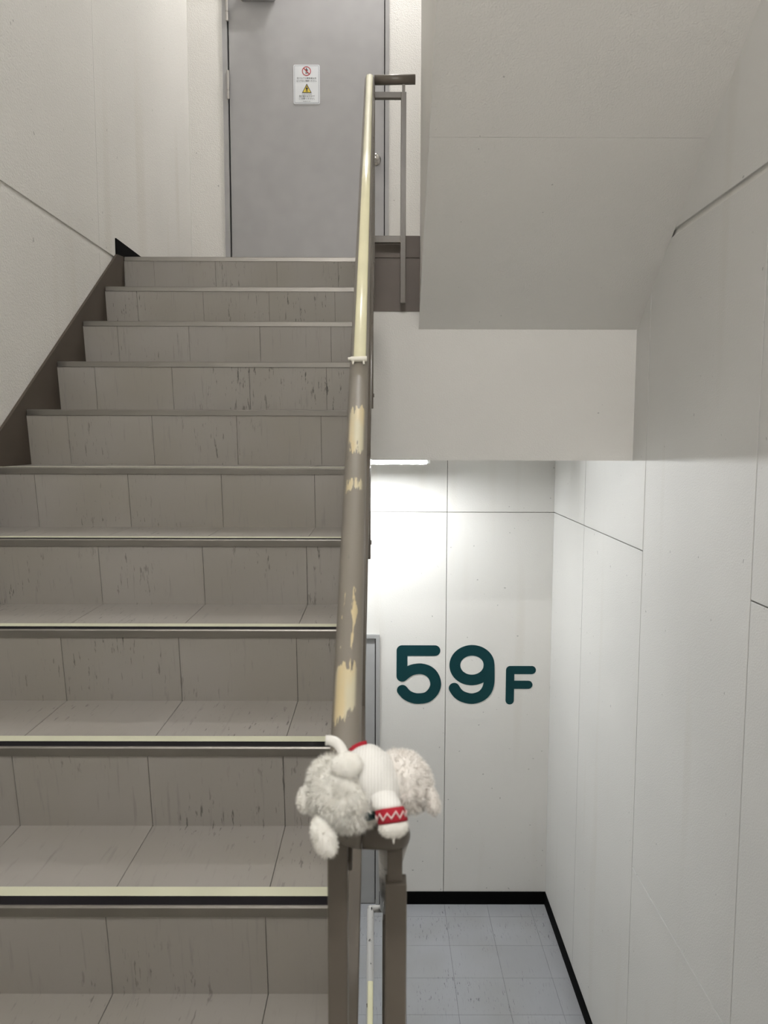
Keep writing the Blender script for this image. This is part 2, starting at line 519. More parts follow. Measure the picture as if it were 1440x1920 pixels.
# baseboards
struct(box('baseboard_back', D2X1, XR, YW59 - 0.006, YW59, Z59, Z59 + 0.0916, MAT['black_base']), 'black baseboard below the floor number')
struct(box('baseboard_right', XR - 0.006, XR, Y59, YW59, Z59, Z59 + 0.0916, MAT['black_base']), 'black baseboard under the right wall')
bm = bmesh.new()
a = [bm.verts.new((x, y, Z(z))) for x in (XL, XL + 0.006) for y, z in ((3.708, Z60 - 0.02), (YW60, Z60 - 0.02), (YW60, Z60 + 0.066), (3.708, Z60 + 0.066))]
for f in ((0, 1, 2, 3), (7, 6, 5, 4), (0, 4, 5, 1), (1, 5, 6, 2), (2, 6, 7, 3), (3, 7, 4, 0)):
    bm.faces.new([a[i] for i in f])
struct(mesh_obj('baseboard_left', bm, MAT['black_base']), 'black baseboard at the head of the stairs')
struct(box('baseboard_left', XL, DX0, YW60 - 0.006, YW60, Z60, Z60 + 0.066, MAT['black_base']), 'black baseboard left of the upper door')

# ------------------------------------------------------------------ doors
def door(x0, x1, ytop, y, z0, fw_l, fw_r, mat, label, knob_z):
    d = struct(empty('door_1' if z0 > 0 else 'door_2', ((x0 + x1) / 2, y, Z(z0))), label)
    bm = bmesh.new()
    add_box(bm, x0, x0 + fw_l, y - 0.012, y + 0.10, Z(z0), Z(ytop))
    add_box(bm, x1 - fw_r, x1, y - 0.012, y + 0.10, Z(z0), Z(ytop))
    add_box(bm, x0 + fw_l, x1 - fw_r, y - 0.012, y + 0.10, Z(ytop - fw_r), Z(ytop))
    mesh_obj('door_frame', bm, mat, d)
    g = 0.006
    leaf = box('door_leaf', x0 + fw_l + 0.009, x1 - fw_r - g, y + 0.004, y + 0.044, z0 + 0.004, ytop - fw_r - g, mat, d, bev=0.001)
    box('door_gap', x0 + fw_l, x1 - fw_r, y + 0.05, y + 0.10, z0, ytop - fw_r, MAT['dark'], d)
    bm = bmesh.new()
    kx = x1 - fw_r - 0.062
    cyl(bm, (kx, y - 0.001, Z(knob_z)), (0, 1, 0), 0.036, 0.010, 32)
    cyl(bm, (kx, y - 0.018, Z(knob_z)), (0, 1, 0), 0.013, 0.03, 24)
    bmesh.ops.create_uvsphere(bm, u_segments=24, v_segments=14, radius=0.028, matrix=Matrix.Translation((kx, y - 0.046, Z(knob_z))) @ Matrix.Diagonal((1, 0.72, 1, 1)))
    mesh_obj('door_knob', bm, MAT['chrome'], d, smooth=True)
    return d

door_1 = door(DX0, DX1, DTOP, YW60, Z60, 0.030, 0.0255, MAT['door'], 'grey steel door at the top of the stairs', 1.780)
for zc, h in ((2.231, 0.172), (2.703, 0.172)):
    hx = DX0 + 0.034
    h1 = bmesh.new()
    cyl(h1, (hx, YW60 - 0.019, Z(zc + 0.025)), (0, 0, 1), 0.0085, h * 0.64, 16)
    cyl(h1, (hx, YW60 - 0.019, Z(zc - 0.060)), (0, 0, 1), 0.0085, h * 0.30, 16)
    cyl(h1, (hx, YW60 - 0.019, Z(zc)), (0, 0, 1), 0.006, h * 1.02, 12)
    mesh_obj('hinge', h1, MAT['hinge'], door_1)
cl = bmesh.new()
add_box(cl, -0.900, -0.682, YW60 - 0.056, YW60 + 0.004, Z(2.742), Z(2.805))
bmesh.ops.bevel(cl, geom=cl.edges[:], offset=0.006, segments=2, affect='EDGES')
cl_o = mesh_obj('door_closer', cl, MAT['door'], door_1)
ab = bmesh.new()
sweep(ab, [(-0.80, YW60 - 0.03, Z(2.815)), (-0.55, YW60 - 0.16, Z(2.818)), (-0.74, YW60 - 0.01, Z(2.88))], 0.008, 10)
mesh_obj('closer_arm', ab, MAT['door'], cl_o)
door_2 = door(D2X0, D2X1, D2TOP, YW59, Z59, 0.030, 0.0255, MAT['door2'], 'light grey door on the 59F landing', Z59 + 0.93)

# ------------------------------------------------------------------ door sign
def text_mesh(name, body, x, z, size, mat, parent, y, width=None):
    cu = bpy.data.curves.new(name, 'FONT')
    cu.body = body
    cu.align_x = 'CENTER'
    cu.size = size
    cu.resolution_u = 3
    cu.offset = size * 0.007
    o = bpy.data.objects.new(name + '_tmp', cu)
    COL.objects.link(o)
    bpy.context.view_layer.update()
    dg = bpy.context.evaluated_depsgraph_get()
    me = bpy.data.meshes.new_from_object(o.evaluated_get(dg))
    bpy.data.objects.remove(o)
    xsv = [v.co.x for v in me.vertices]
    w = (max(xsv) - min(xsv)) if xsv else 1.0
    sx = width / w if width else 1.0
    cxm = (max(xsv) + min(xsv)) / 2 if xsv else 0.0
    for v in me.vertices:
        v.co = Vector((x + (v.co.x - cxm) * sx, y, Z(z) + v.co.y))
    me.materials.clear()
    me.materials.append(mat)
    ob = bpy.data.objects.new(name, me)
    COL.objects.link(ob)
    ob.parent = parent
    ob.matrix_parent_inverse = parent.matrix_basis.inverted()
    return ob

SX0, SX1, SZ0, SZ1 = -0.5738, -0.4053, 2.1238, 2.3637
SXC, SY = (SX0 + SX1) / 2, YW60 + 0.004
sign = tag(empty('door_sign', (SXC, SY, Z(SZ0))), 'white no-entry and caution notice stuck on the grey door', 'sign')

def rounded_plate(name, x0, x1, z0, z1, r, y0, y1, mat, parent):
    bm = bmesh.new()
    pts = []
    for cx, cz, a0 in ((x1 - r, z1 - r, 0), (x0 + r, z1 - r, 90), (x0 + r, z0 + r, 180), (x1 - r, z0 + r, 270)):
        for s in range(6):
            a = math.radians(a0 + s * 18)
            pts.append((cx + r * math.cos(a), cz + r * math.sin(a)))
    f = [bm.verts.new((x, y0, Z(z))) for x, z in pts]
    b = [bm.verts.new((x, y1, Z(z))) for x, z in pts]
    bm.faces.new(f); bm.faces.new(b[::-1])
    for i in range(len(pts)):
        k = (i + 1) % len(pts)
        bm.faces.new((f[i], b[i], b[k], f[k]))
    return mesh_obj(name, bm, mat, parent)

sw, sh = SX1 - SX0, SZ1 - SZ0
rounded_plate('sign_plate', SX0, SX1, SZ0, SZ1, 0.010, SY - 0.0030, SY - 0.0005, MAT['sign_white'], sign)
rounded_plate('sign_border', SX0 + 0.0055, SX1 - 0.0055, SZ0 + 0.0055, SZ1 - 0.0055, 0.006, SY - 0.0034, SY - 0.0029, MAT['sign_line'], sign)
rounded_plate('sign_face', SX0 + 0.0085, SX1 - 0.0085, SZ0 + 0.0085, SZ1 - 0.0085, 0.004, SY - 0.0038, SY - 0.0033, MAT['sign_white'], sign)
sgx = lambda u: SX0 + sw * u          # u, v from the left and top edge of the plate
sgz = lambda v: SZ1 - sh * v
YF = SY - 0.0042
def flat(name, rings, mat, parent, y=YF):
    """Flat printed shape from x/z outlines."""
    bm = bmesh.new()
    for r in rings:
        bm.faces.new([bm.verts.new((x, y, Z(z))) for x, z in r])
    bm.normal_update()
    bmesh.ops.triangulate(bm, faces=bm.faces[:])
    return mesh_obj(name, bm, mat, parent)
def circle(cx, cz, r, n=32):
    return [(cx + r * math.cos(2 * math.pi * i / n), cz + r * math.sin(2 * math.pi * i / n)) for i in range(n)]
def figure(cx, cz, s, y):
    rings = [circle(cx, cz + 0.40 * s, 0.105 * s, 14)]
    rings.append([(cx - 0.17 * s, cz + 0.27 * s), (cx + 0.17 * s, cz + 0.27 * s), (cx + 0.13 * s, cz - 0.08 * s), (cx - 0.13 * s, cz - 0.08 * s)])
    rings.append([(cx - 0.17 * s, cz + 0.27 * s), (cx - 0.29 * s, cz + 0.02 * s), (cx - 0.22 * s, cz - 0.01 * s), (cx - 0.10 * s, cz + 0.24 * s)])
    rings.append([(cx + 0.17 * s, cz + 0.27 * s), (cx + 0.29 * s, cz + 0.02 * s), (cx + 0.22 * s, cz - 0.01 * s), (cx + 0.10 * s, cz + 0.24 * s)])
    rings.append([(cx - 0.13 * s, cz - 0.06 * s), (cx - 0.01 * s, cz - 0.06 * s), (cx - 0.07 * s, cz - 0.52 * s), (cx - 0.18 * s, cz - 0.52 * s)])
    rings.append([(cx + 0.01 * s, cz - 0.06 * s), (cx + 0.13 * s, cz - 0.06 * s), (cx + 0.16 * s, cz - 0.52 * s), (cx + 0.05 * s, cz - 0.52 * s)])
    return flat('pictogram', rings, MAT['ink'], sign, y)
cx, cz, r = sgx(0.497), sgz(0.166), sh * 0.120
bm = bmesh.new()
o1, i1 = circle(cx, cz, r), circle(cx, cz, r * 0.83)
ov = [bm.verts.new((x, YF - 0.0004, Z(z))) for x, z in o1]
iv = [bm.verts.new((x, YF - 0.0004, Z(z))) for x, z in i1]
for i in range(32):
    bm.faces.new((ov[i], ov[(i + 1) % 32], iv[(i + 1) % 32], iv[i]))
q = r * 0.64; t = r * 0.075
bm.faces.new([bm.verts.new((cx + a, YF - 0.0004, Z(cz + b))) for a, b in ((-q - t, q - t), (-q + t, q + t), (q + t, -q + t), (q - t, -q - t))])
mesh_obj('prohibition_ring', bm, MAT['sign_red'], sign)
figure(cx, cz + 0.002, r * 1.25, YF)
tx, tz0, tz1, tw = sgx(0.505), sgz(0.720), sgz(0.480), sw * 0.185
flat('triangle_edge', [[(tx - tw, tz0), (tx + tw, tz0), (tx, tz1)]], MAT['ink'], sign)
flat('triangle_face', [[(tx - tw * 0.80, tz0 + 0.0045), (tx + tw * 0.80, tz0 + 0.0045), (tx, tz1 - 0.010)]], MAT['sign_yellow'], sign, YF - 0.0003)
figure(tx, tz0 + 0.0235, 0.034, YF - 0.0006)
for body, v, size, w in (('他フロアの関係者以外', 0.365, 0.0125, 0.125), ('立入りはご遠慮ください。', 0.430, 0.0125, 0.129),
                         ('CAUTION', 0.758, 0.0080, 0.062), ('扉が開きますので', 0.820, 0.0125, 0.100), ('ご注意ください。', 0.880, 0.0125, 0.100),
                         ('sunshine city', 0.940, 0.0062, 0.046)):
    text_mesh('sign_text', body, SXC + (0.0005 if len(body) < 9 else 0), sgz(v), size, MAT['ink'], sign, YF, w)
flat('sign_dots', [[(SXC - 0.06 + i * 0.0087, sgz(0.456)), (SXC - 0.057 + i * 0.0087, sgz(0.456)), (SXC - 0.057 + i * 0.0087, sgz(0.450)), (SXC - 0.06 + i * 0.0087, sgz(0.450))] for i in range(14)], MAT['sign_line'], sign)

# ------------------------------------------------------------------ floor number 59F painted on the wall
fx = lambda p: 0.0952 + (p - 743) * 0.003604
fz = lambda p: -1.592 - (p - 1265) * 0.003689
num = tag(empty('floor_number', (fx(873), YW59, Z(fz(1320)))), 'large dark teal rounded 59F painted on the cream wall', 'lettering')
def catmull(pts, n=6):
    out = []
    P = [pts[0]] + pts + [pts[-1]]
    for i in range(1, len(P) - 2):
        p0, p1, p2, p3 = (Vector(p) for p in P[i - 1:i + 3])
        for s in range(n):
            t = s / n
            out.append(0.5 * ((2 * p1) + (p2 - p0) * t + (2 * p0 - 5 * p1 + 4 * p2 - p3) * t * t + (3 * p1 - p0 - 3 * p2 + p3) * t ** 3))
    out.append(Vector(pts[-1]))
    return out
def stroke_glyph(name, strokes, half):
    bm = bmesh.new()
    lift = 0.0008
    for smooth, pts in strokes:
        lift += 0.0004
        pts = catmull(pts) if smooth else [Vector(p) for p in pts]
        pts = [Vector((fx(p.x), fz(p.y))) for p in pts]
        h = half * 0.003645
        for p in ((pts[0], pts[-1]) if smooth else pts):
            f = [bm.verts.new((p.x + h * math.cos(a * math.pi / 12), YW59 - lift, Z(p.y) + h * math.sin(a * math.pi / 12))) for a in range(24)]
            lift += 0.00015
            bm.faces.new(f)
        lift += 0.0002
        prev = None
        for i, p in enumerate(pts):
            a, b = pts[max(i - 1, 0)], pts[min(i + 1, len(pts) - 1)]
            if not smooth and 0 < i < len(pts) - 1:
                # straight pieces: finish one quad, start the next
                d = (p - pts[i - 1]).normalized(); n = Vector((-d.y, d.x)) * h
                cur = [bm.verts.new((q.x, YW59 - lift, Z(q.y))) for q in (p + n, p - n)]
                bm.faces.new((prev[0], prev[1], cur[1], cur[0]))
                lift += 0.00015
                d = (pts[i + 1] - p).normalized(); n = Vector((-d.y, d.x)) * h
                prev = [bm.verts.new((q.x, YW59 - lift, Z(q.y))) for q in (p + n, p - n)]
                continue
            d = (b - a).normalized()
            n = Vector((-d.y, d.x)) * h
            cur = [bm.verts.new((q.x, YW59 - lift, Z(q.y))) for q in (p + n, p - n)]
            if prev:
                bm.faces.new((prev[0], prev[1], cur[1], cur[0]))
            prev = cur
    for f in bm.faces:
        f.normal_update()
        if f.normal.y > 0:
            f.normal_flip()
    return mesh_obj(name, bm, MAT['teal'], num, recalc=False)
stroke_glyph('digit', [(False, [(815, 1220), (753.6, 1220), (753.6, 1268)]),
                       (True, [(754.6, 1294), (763, 1303), (775, 1308.5), (787, 1309.7), (801, 1307), (812, 1297), (817, 1283), (813, 1268), (803, 1258), (789, 1253.8), (774, 1255.5), (763, 1261), (754.5, 1268)])], 10.1)
loop9 = [(884.5 + 32 * math.cos(a * math.pi / 12), 1247 - 27.7 * math.sin(a * math.pi / 12)) for a in range(25)]
stroke_glyph('digit', [(True, loop9), (True, [(916.5, 1247), (917, 1268), (916.5, 1282), (912, 1295), (902, 1305), (885, 1309.8), (868, 1306), (858, 1299), (851.7, 1290)])], 10.1)
stroke_glyph('letter', [(False, [(996.5, 1256), (956.2, 1256), (956.2, 1313)]), (False, [(956.2, 1283.5), (990.5, 1283.5)])], 7.8)

# ------------------------------------------------------------------ fluorescent lamps
def lamp(xc, yc, zc, mat, label, length=0.58, shade=0.0):
    t = tag(empty('fluorescent_lamp', (xc, yc, Z(zc + 0.046))), label, 'lamp', 'stairwell lamps')
    hw = length / 2 + 0.03
    box('housing', xc - hw, xc + hw, yc - 0.045, yc + 0.045, zc + 0.020, zc + 0.046, MAT['white'], t, bev=0.003)
    for s in (-1, 1):
        bx = xc + s * (length / 2 + 0.012)
        box('socket', bx - 0.010, bx + 0.010, yc - 0.014, yc + 0.014, zc - 0.016, zc + 0.021, MAT['white'], t, bev=0.002)
    bm = bmesh.new()
    cyl(bm, (xc, yc, Z(zc)), (1, 0, 0), 0.0155, length, 12)
    mesh_obj('tube', bm, mat, t)
    if shade:          # reflector wing between the tube and the wall
        box('reflector', xc - hw, xc + hw - 0.026, yc + 0.043, yc + 0.047, zc - shade, zc + 0.040, MAT['white'], t, bev=0.001)
    return t
lamp(-0.330, 4.60, -0.1370, MAT['tube_low'], 'glowing fluorescent tube under the ceiling of the 59F landing', 1.18, 0.0225)
lamp(-0.02, 4.75, Z60 + 3.084, MAT['tube_high'], 'fluorescent tube over the upper landing, above the picture')
lamp(-0.02, -0.80, 2.574, MAT['tube_mid'], 'fluorescent tube over the half landing, behind the camera')

# ------------------------------------------------------------------ climbing flight
KS = range(-1, 10)
flight = tag(empty('stair_flight', (-0.65, nose(-1)[0], Z(ZM))), 'climbing flight of grey vinyl tiled steps with metal nosings', 'stairs')
prof = []
y, z = nose(-2)
prof.append((nose(-1)[0] + U_ + 0.004, ZM))
for k in KS:
    y, z = nose(k)
    prof.append((y + 0.006, z - 0.004))
    if k < 9:
        prof.append((y + G_ + U_ + 0.004, z - 0.004))
prof.append((nose(9)[0] + 0.05, Z60 - 0.004))
prof.append((nose(9)[0] + 0.05, nl(nose(9)[0] + 0.05) - 0.56))
prof.append((nose(-1)[0] + U_ + 0.004, max(nl(nose(-1)[0]) - 0.56, ZM - 0.5)))
prism_x('flight_body', prof, XS, XE - 0.004, MAT['joint_dark'], flight)
ya, yb = nose(-1)[0] + U_ + 0.004, nose(9)[0] + 0.05
prism_x('side_panel', [(ya, nl(ya) - 0.20), (yb, nl(yb) - 0.20), (yb, nl(yb) - 0.565), (ya, nl(ya) - 0.565)], XE - 0.004, XE, MAT['soffit'], flight)
prism_x('soffit_panel', [(ya, nl(ya) - 0.555), (yb, nl(yb) - 0.555), (yb, nl(yb) - 0.565), (ya, nl(ya) - 0.565)], XS, XE - 0.004, MAT['soffit'], flight)
# wall stringer
s0, s1 = -0.25, 0.052
ytop = NB + (Z60 - 0.008 - s1 - NA) * G_ / R_
prism_x('wall_stringer', [(nose(-2)[0], nl(nose(-2)[0]) + s0), (nose(-2)[0], nl(nose(-2)[0]) + s1), (ytop, nl(ytop) + s1), (nose(9)[0] + 0.004, Z60 + 0.001), (nose(9)[0] + 0.004, nl(nose(9)[0]) + s0)], XL, XS, MAT['brown_flat'], flight)
# brown band on the open side
sp = [(p[0], p[1]) for p in prof[:-2]]
sp.append((nose(9)[0] + 0.05, nl(nose(9)[0]) - 0.25))
sp.append((nose(-1)[0] + U_ + 0.004, nl(nose(-1)[0]) - 0.30))
prism_x('side_stringer', sp, XE, XE + 0.003, MAT['brown_flat'], flight)
seams = [XS] + [-1.0935, -0.8003, -0.5071, -0.2139] + [XE]
tread_me, riser_me = {}, {}
def shared(name, key, store, make, mat, loc, parent):
    if key not in store:
        bm = bmesh.new(); make(bm)
        bmesh.ops.recalc_face_normals(bm, faces=bm.faces[:])
        me = bpy.data.meshes.new(name); bm.to_mesh(me); bm.free()
        me.materials.append(mat); store[key] = me
    o = bpy.data.objects.new(name, store[key])
    COL.objects.link(o)
    o.parent = parent
    o.matrix_parent_inverse = parent.matrix_basis.inverted()
    o.location = loc
    return o
nos_store, grip_store, tape_store = {}, {}, {}
for k in KS:
    y, z = nose(k)
    for a, b in zip(seams, seams[1:]):
        if k < 9:
            shared('tread_tile', (a, b), tread_me, lambda bm: add_box(bm, a + 0.0007, b - 0.0007, 0.036, G_ + U_, -0.004, 0.0), MAT['tread'], (0, y, Z(z)), flight)
        def mk(bm):
            v = [bm.verts.new(p) for p in ((a + 0.0007, 0.0035, -0.019), (b - 0.0007, 0.0035, -0.019), (b - 0.0007, U_, -R_), (a + 0.0007, U_, -R_),
                                           (a + 0.0007, 0.0075, -0.019), (b - 0.0007, 0.0075, -0.019), (b - 0.0007, U_ + 0.004, -R_), (a + 0.0007, U_ + 0.004, -R_))]
            for f in ((0, 1, 2, 3), (7, 6, 5, 4), (0, 4, 5, 1), (1, 5, 6, 2), (2, 6, 7, 3), (3, 7, 4, 0)):
                bm.faces.new([v[i] for i in f])
        shared('riser_tile', (a, b), riser_me, mk, MAT['tread'], (0, y, Z(z)), flight)
    def nos(bm):
        xa, xb = XS + 0.004, XE + 0.0015
        outline = [(0.0, -0.019), (0.0, -0.002), (0.002, 0.001), (0.0055, 0.001), (0.0055, -0.001), (0.034, -0.001), (0.034, 0.001), (0.0365, 0.001), (0.0365, -0.005), (0.005, -0.006), (0.005, -0.019)]
        A = [bm.verts.new((xa, p, q)) for p, q in outline]
        B = [bm.verts.new((xb, p, q)) for p, q in outline]
        bm.faces.new(A); bm.faces.new(B[::-1])
        for i in range(len(outline)):
            m = (i + 1) % len(outline)
            bm.faces.new((A[i], A[m], B[m], B[i]))
        bm.normal_update()
        bmesh.ops.triangulate(bm, faces=[f for f in bm.faces if len(f.verts) > 4])
    n_ = shared('nosing', 0, nos_store, nos, MAT['steel'], (0, y, Z(z)), flight)
    bpy.context.view_layer.update()
    for nm, st, y0, y1, h, mt in (('grip_strip', grip_store, 0.006, 0.0335, 0.0008, MAT['rubber']), ('luminous_tape', tape_store, 0.0335, 0.063, 0.0013, MAT['glow_tape'])):
        o = shared(nm, 0, st, lambda bm: add_box(bm, XS + 0.006, XE, y0, y1, -0.0008, h), mt, (0, 0, 0), n_)
        o.matrix_parent_inverse.identity()

# ------------------------------------------------------------------ landing edge: fascia and curb by the stairwell
fas = tag(empty('landing_fascia', (0.05, YB, Z(0.56))), 'brown painted landing edge in the gap between the flights', 'fascia')
box('fascia_plate', XE, 0.163, YB - 0.004, YB + 0.06, 0.5588, 0.789, MAT['brown_fascia'], fas)
box('curb', XE, 0.163, YB - 0.003, YB + 0.06, 0.791, 0.8866, MAT['brown_fascia'], fas, bev=0.002)

# ------------------------------------------------------------------ flight going up from the upper landing (seen from below)
upf = tag(empty('stair_flight', (0.65, YB, Z(Z60))), 'sloping cream underside of the flight above the right hand stairs', 'stairs')
SS = 0.7855
sof = lambda y: 0.4848 + (YB - y) * SS
ye = 0.845
pr = [(YB, sof(YB)), (YB, Z60)]
yy, zz = YB, Z60
while zz < 2.60:
    zz += R_; pr.append((yy, zz)); yy -= G_; pr.append((yy, zz))
pr.append((ye, 2.82)); pr.append((ye, sof(ye)))
prism_x('flight_body', pr, 0.168, XR, MAT['soffit'], upf)
prism_x('parapet', [(YB, 0.60), (YB, 2.05), (ye, sof(ye) + 1.65), (ye, sof(ye) + 0.02), (YB, sof(YB) + 0.02)][1:], 0.163, 0.178, MAT['soffit'], upf)
ys_ = 2.81
for a, b in ((YB - 0.0005, ys_ + 0.0008), (ys_ - 0.0008, ye)):
    prism_x('soffit_panel', [(a, sof(a)), (a, sof(a) - 0.004), (b, sof(b) - 0.004), (b, sof(b))], 0.160, XR, MAT['soffit'], upf)

# ------------------------------------------------------------------ flight going down to 59F
dn = tag(empty('stair_flight', (0.6, 1.00, Z(ZM))), 'descending flight of tiled steps right of the railing', 'stairs')
r2, g2, n2 = (ZM - Z59) / 10, (Y59 - 1.00) / 9, 10
pr = [(nose(-2)[0], ZM - 0.02)]
yy, zz = 1.00, ZM
pr = [(nose(-2)[0], ZM - 0.001), (yy, ZM - 0.001)]
for i in range(n2 - 1):
    zz -= r2; pr.append((yy + 0.02, zz)); yy += g2; pr.append((yy, zz))
pr.append((yy + 0.0, Z59)); pr.append((Y59 + 0.02, Z59 - 0.02)); pr.append((Y59 + 0.02, Z59 - 0.40)); pr.append((1.00, ZM - 0.62)); pr.append((nose(-2)[0], ZM - 0.25))
prism_x('flight_body', pr[:-5] + pr[-4:], 0.034, XR, MAT['soffit'], dn)
yy, zz = 1.00, ZM
for i in range(n2 - 1):
    box('nosing', 0.036, XR - 0.004, yy - 0.036, yy, zz - 0.019, zz + 0.002, MAT['steel'], dn)
    zz -= r2
    box('tread_tile', 0.036, XR - 0.003, yy + 0.02, yy + g2 - 0.036, zz, zz + 0.002, MAT['tread'], dn)
    yy += g2

# ------------------------------------------------------------------ railing
rail = tag(empty('stair_railing', (-0.05, 0.89, Z(ZM))), 'brown pipe railing turning between the climbing and descending flights', 'railing')
RT = 0.0201
TA, TB_ = Vector((-0.0587, 3.46, 1.514)), Vector((-0.0470, 0.890, -0.470))       # climbing rail: head and foot
TC, TD = Vector((0.0150, 0.890, -0.472)), Vector((0.0120, 3.985, -2.548))         # descending rail
slope = (TA.z - TB_.z) / (TA.y - TB_.y)
TM = TA.lerp(TB_, (3.46 - 1.60) / (3.46 - 0.89))
def elbow(a, c, b, r, n=6):
    """Round the corner c between a and b."""
    a, b, c = Vector(a), Vector(b), Vector(c)
    p, q = c + (a - c).normalized() * r, c + (b - c).normalized() * r
    return [p * (1 - t) ** 2 + c * 2 * t * (1 - t) + q * t * t for t in (i / n for i in range(n + 1))]
tube('handrail', [TA] + elbow(TM, TB_, TC, 0.024), RT, MAT['rail_worn'], rail, 28)
mid = (TB_ + TC) / 2
e1 = elbow(TM, TB_, TC, 0.024)
e2 = elbow(TB_, TC, TD, 0.024)
tube('handrail', [e1[-1]] + e2, RT, MAT['brown'], rail, 28)
tube('handrail', [e2[-1], TD], RT, MAT['chipped'], rail, 28)
tube('handrail', [TA + Vector((0.0205, 0, 0)), Vector((0.1360, 3.46, 1.517))], RT * 1.0, MAT['brown'], rail, 28)
bm = bmesh.new()
bmesh.ops.create_uvsphere(bm, u_segments=24, v_segments=16, radius=RT * 1.01, matrix=Matrix.Translation((TA.x, TA.y, Z(TA.z))))
mesh_obj('rail_corner', bm, MAT['brown'], rail, smooth=True)
# luminous tape wrapped over the top of the upper handrail
def rail_tape(name, p, q, half_deg, r, mat, parent, seg=10, tilt=0.0):
    p, q = Vector(p), Vector(q)
    t = (q - p).normalized()
    x = Vector((1, 0, 0)); x = (x - t * x.dot(t)).normalized()
    n = x.cross(t).normalized()
    if n.z < 0:
        n = -n
    bm = bmesh.new()
    rows = []
    for c in (p, q):
        row = []
        for rr in (r, r - 0.0006):
            row.append([bm.verts.new(Vector((0, 0, CZ)) + c + (n * math.cos(a) + x * math.sin(a)) * rr)
                        for a in (math.radians(tilt - half_deg + 2 * half_deg * i / seg) for i in range(seg + 1))])
        rows.append(row)
    (a, ai), (b, bi) = rows
    for i in range(seg):
        for f in ((a[i], a[i + 1], b[i + 1], b[i]), (ai[i], bi[i], bi[i + 1], ai[i + 1]), (a[i], ai[i], ai[i + 1], a[i + 1]), (b[i], b[i + 1], bi[i + 1], bi[i])):
            bm.faces.new(f).smooth = True
    bm.faces.new((a[0], b[0], bi[0], ai[0])); bm.faces.new((a[-1], ai[-1], bi[-1], b[-1]))
    return mesh_obj(name, bm, mat, parent)
TE = TA.lerp(TB_, (3.46 - 1.690) / (3.46 - 0.89))
rail_tape('luminous_tape', TA + (TA - TB_).normalized() * 0.012, TE, 40, RT + 0.0008, MAT['rail_tape'], rail, tilt=3)
bm = bmesh.new()
nrm = Vector((0, -slope, 1)).normalized()
cc = TE + nrm * (RT + 0.0055) + (TB_ - TA).normalized() * 0.004
cyl(bm, (cc.x, cc.y, Z(cc.z)), (1, 0, 0.03), 0.0060, 0.034, 16)
cyl(bm, (cc.x - 0.014, cc.y - 0.002, Z(cc.z) + 0.001), (1, 0, 0.1), 0.0036, 0.018, 12)
cyl(bm, (cc.x + 0.010, cc.y - 0.004, Z(cc.z) - 0.006), (0.2, -0.5, -1), 0.0022, 0.012, 8)
cyl(bm, (cc.x - 0.012, cc.y - 0.004, Z(cc.z) - 0.006), (-0.2, -0.5, -1), 0.0020, 0.011, 8)
mesh_obj('tape_curl', bm, MAT['tape_back'], rail)
# frame below the climbing rail: upper bar, lower bar, posts bolted to the side of the flight
XP = -0.0475
pz = lambda y: TB_.z + (y - TB_.y) * slope
beam('top_bar', (XP, 0.905, pz(0.905) - 0.066), (XP, 3.45, pz(3.45) - 0.066), 0.022, 0.024, MAT['brown'], rail)
beam('bottom_bar', (XP, 0.905, nl(0.905) + 0.10), (XP, 3.45, nl(3.45) + 0.13), 0.022, 0.024, MAT['brown'], rail)
def post(x, y, z0, z1, w=0.024, d=0.024, name='post'):
    return box(name, x - w / 2, x + w / 2, y - d / 2, y + d / 2, z0, z1, MAT['brown'], rail, bev=0.0015)
post(-0.0530, 0.895, -1.42, -0.480)
post(0.0172, 0.895, -1.42, -0.534, 0.0258)
post(0.0157, 0.895, -0.535, -0.485, 0.0185, 0.012, 'post_neck')
for y in (1.60, 2.32, 3.00):
    post(XP, y, nl(y) - 0.19, pz(y) - 0.05)
    bm = bmesh.new()
    cyl(bm, (XP + 0.006, y, Z(nl(y) - 0.14)), (1, 0, 0), 0.008, 0.018, 6)
    mesh_obj('bolt', bm, MAT['brown'], rail)
# end frame on the edge of the upper landing
post(-0.0465, 3.462, 0.583, pz(3.46) - 0.02, 0.0228)
post(0.0868, 3.462, 0.583, 1.4630, 0.0228)
post(0.0868, 3.462, 1.4600, 1.505, 0.0125, 0.012, 'post_neck')
box('top_bar', -0.036, 0.0760, 3.450, 3.474, 1.4380, 1.4630, MAT['brown'], rail, bev=0.0015)
box('bottom_bar', -0.036, 0.0760, 3.450, 3.474, 0.8400, 0.8680, MAT['brown'], rail, bev=0.0015)
# frame below the descending rail
dz = lambda y: TC.z + (y - TC.y) * (TD.z - TC.z) / (TD.y - TC.y)
beam('top_bar', (0.0172, 0.905, dz(0.905) - 0.066), (0.0142, 3.97, dz(3.97) - 0.066), 0.022, 0.024, MAT['brown'], rail)
beam('bottom_bar', (0.0172, 0.905, dz(0.905) - 0.64), (0.0142, 3.97, dz(3.97) - 0.60), 0.022, 0.024, MAT['brown'], rail)
for y in (1.95, 2.95, 3.97):
    post(0.0162, y, dz(y) - 0.92, dz(y) - 0.05)

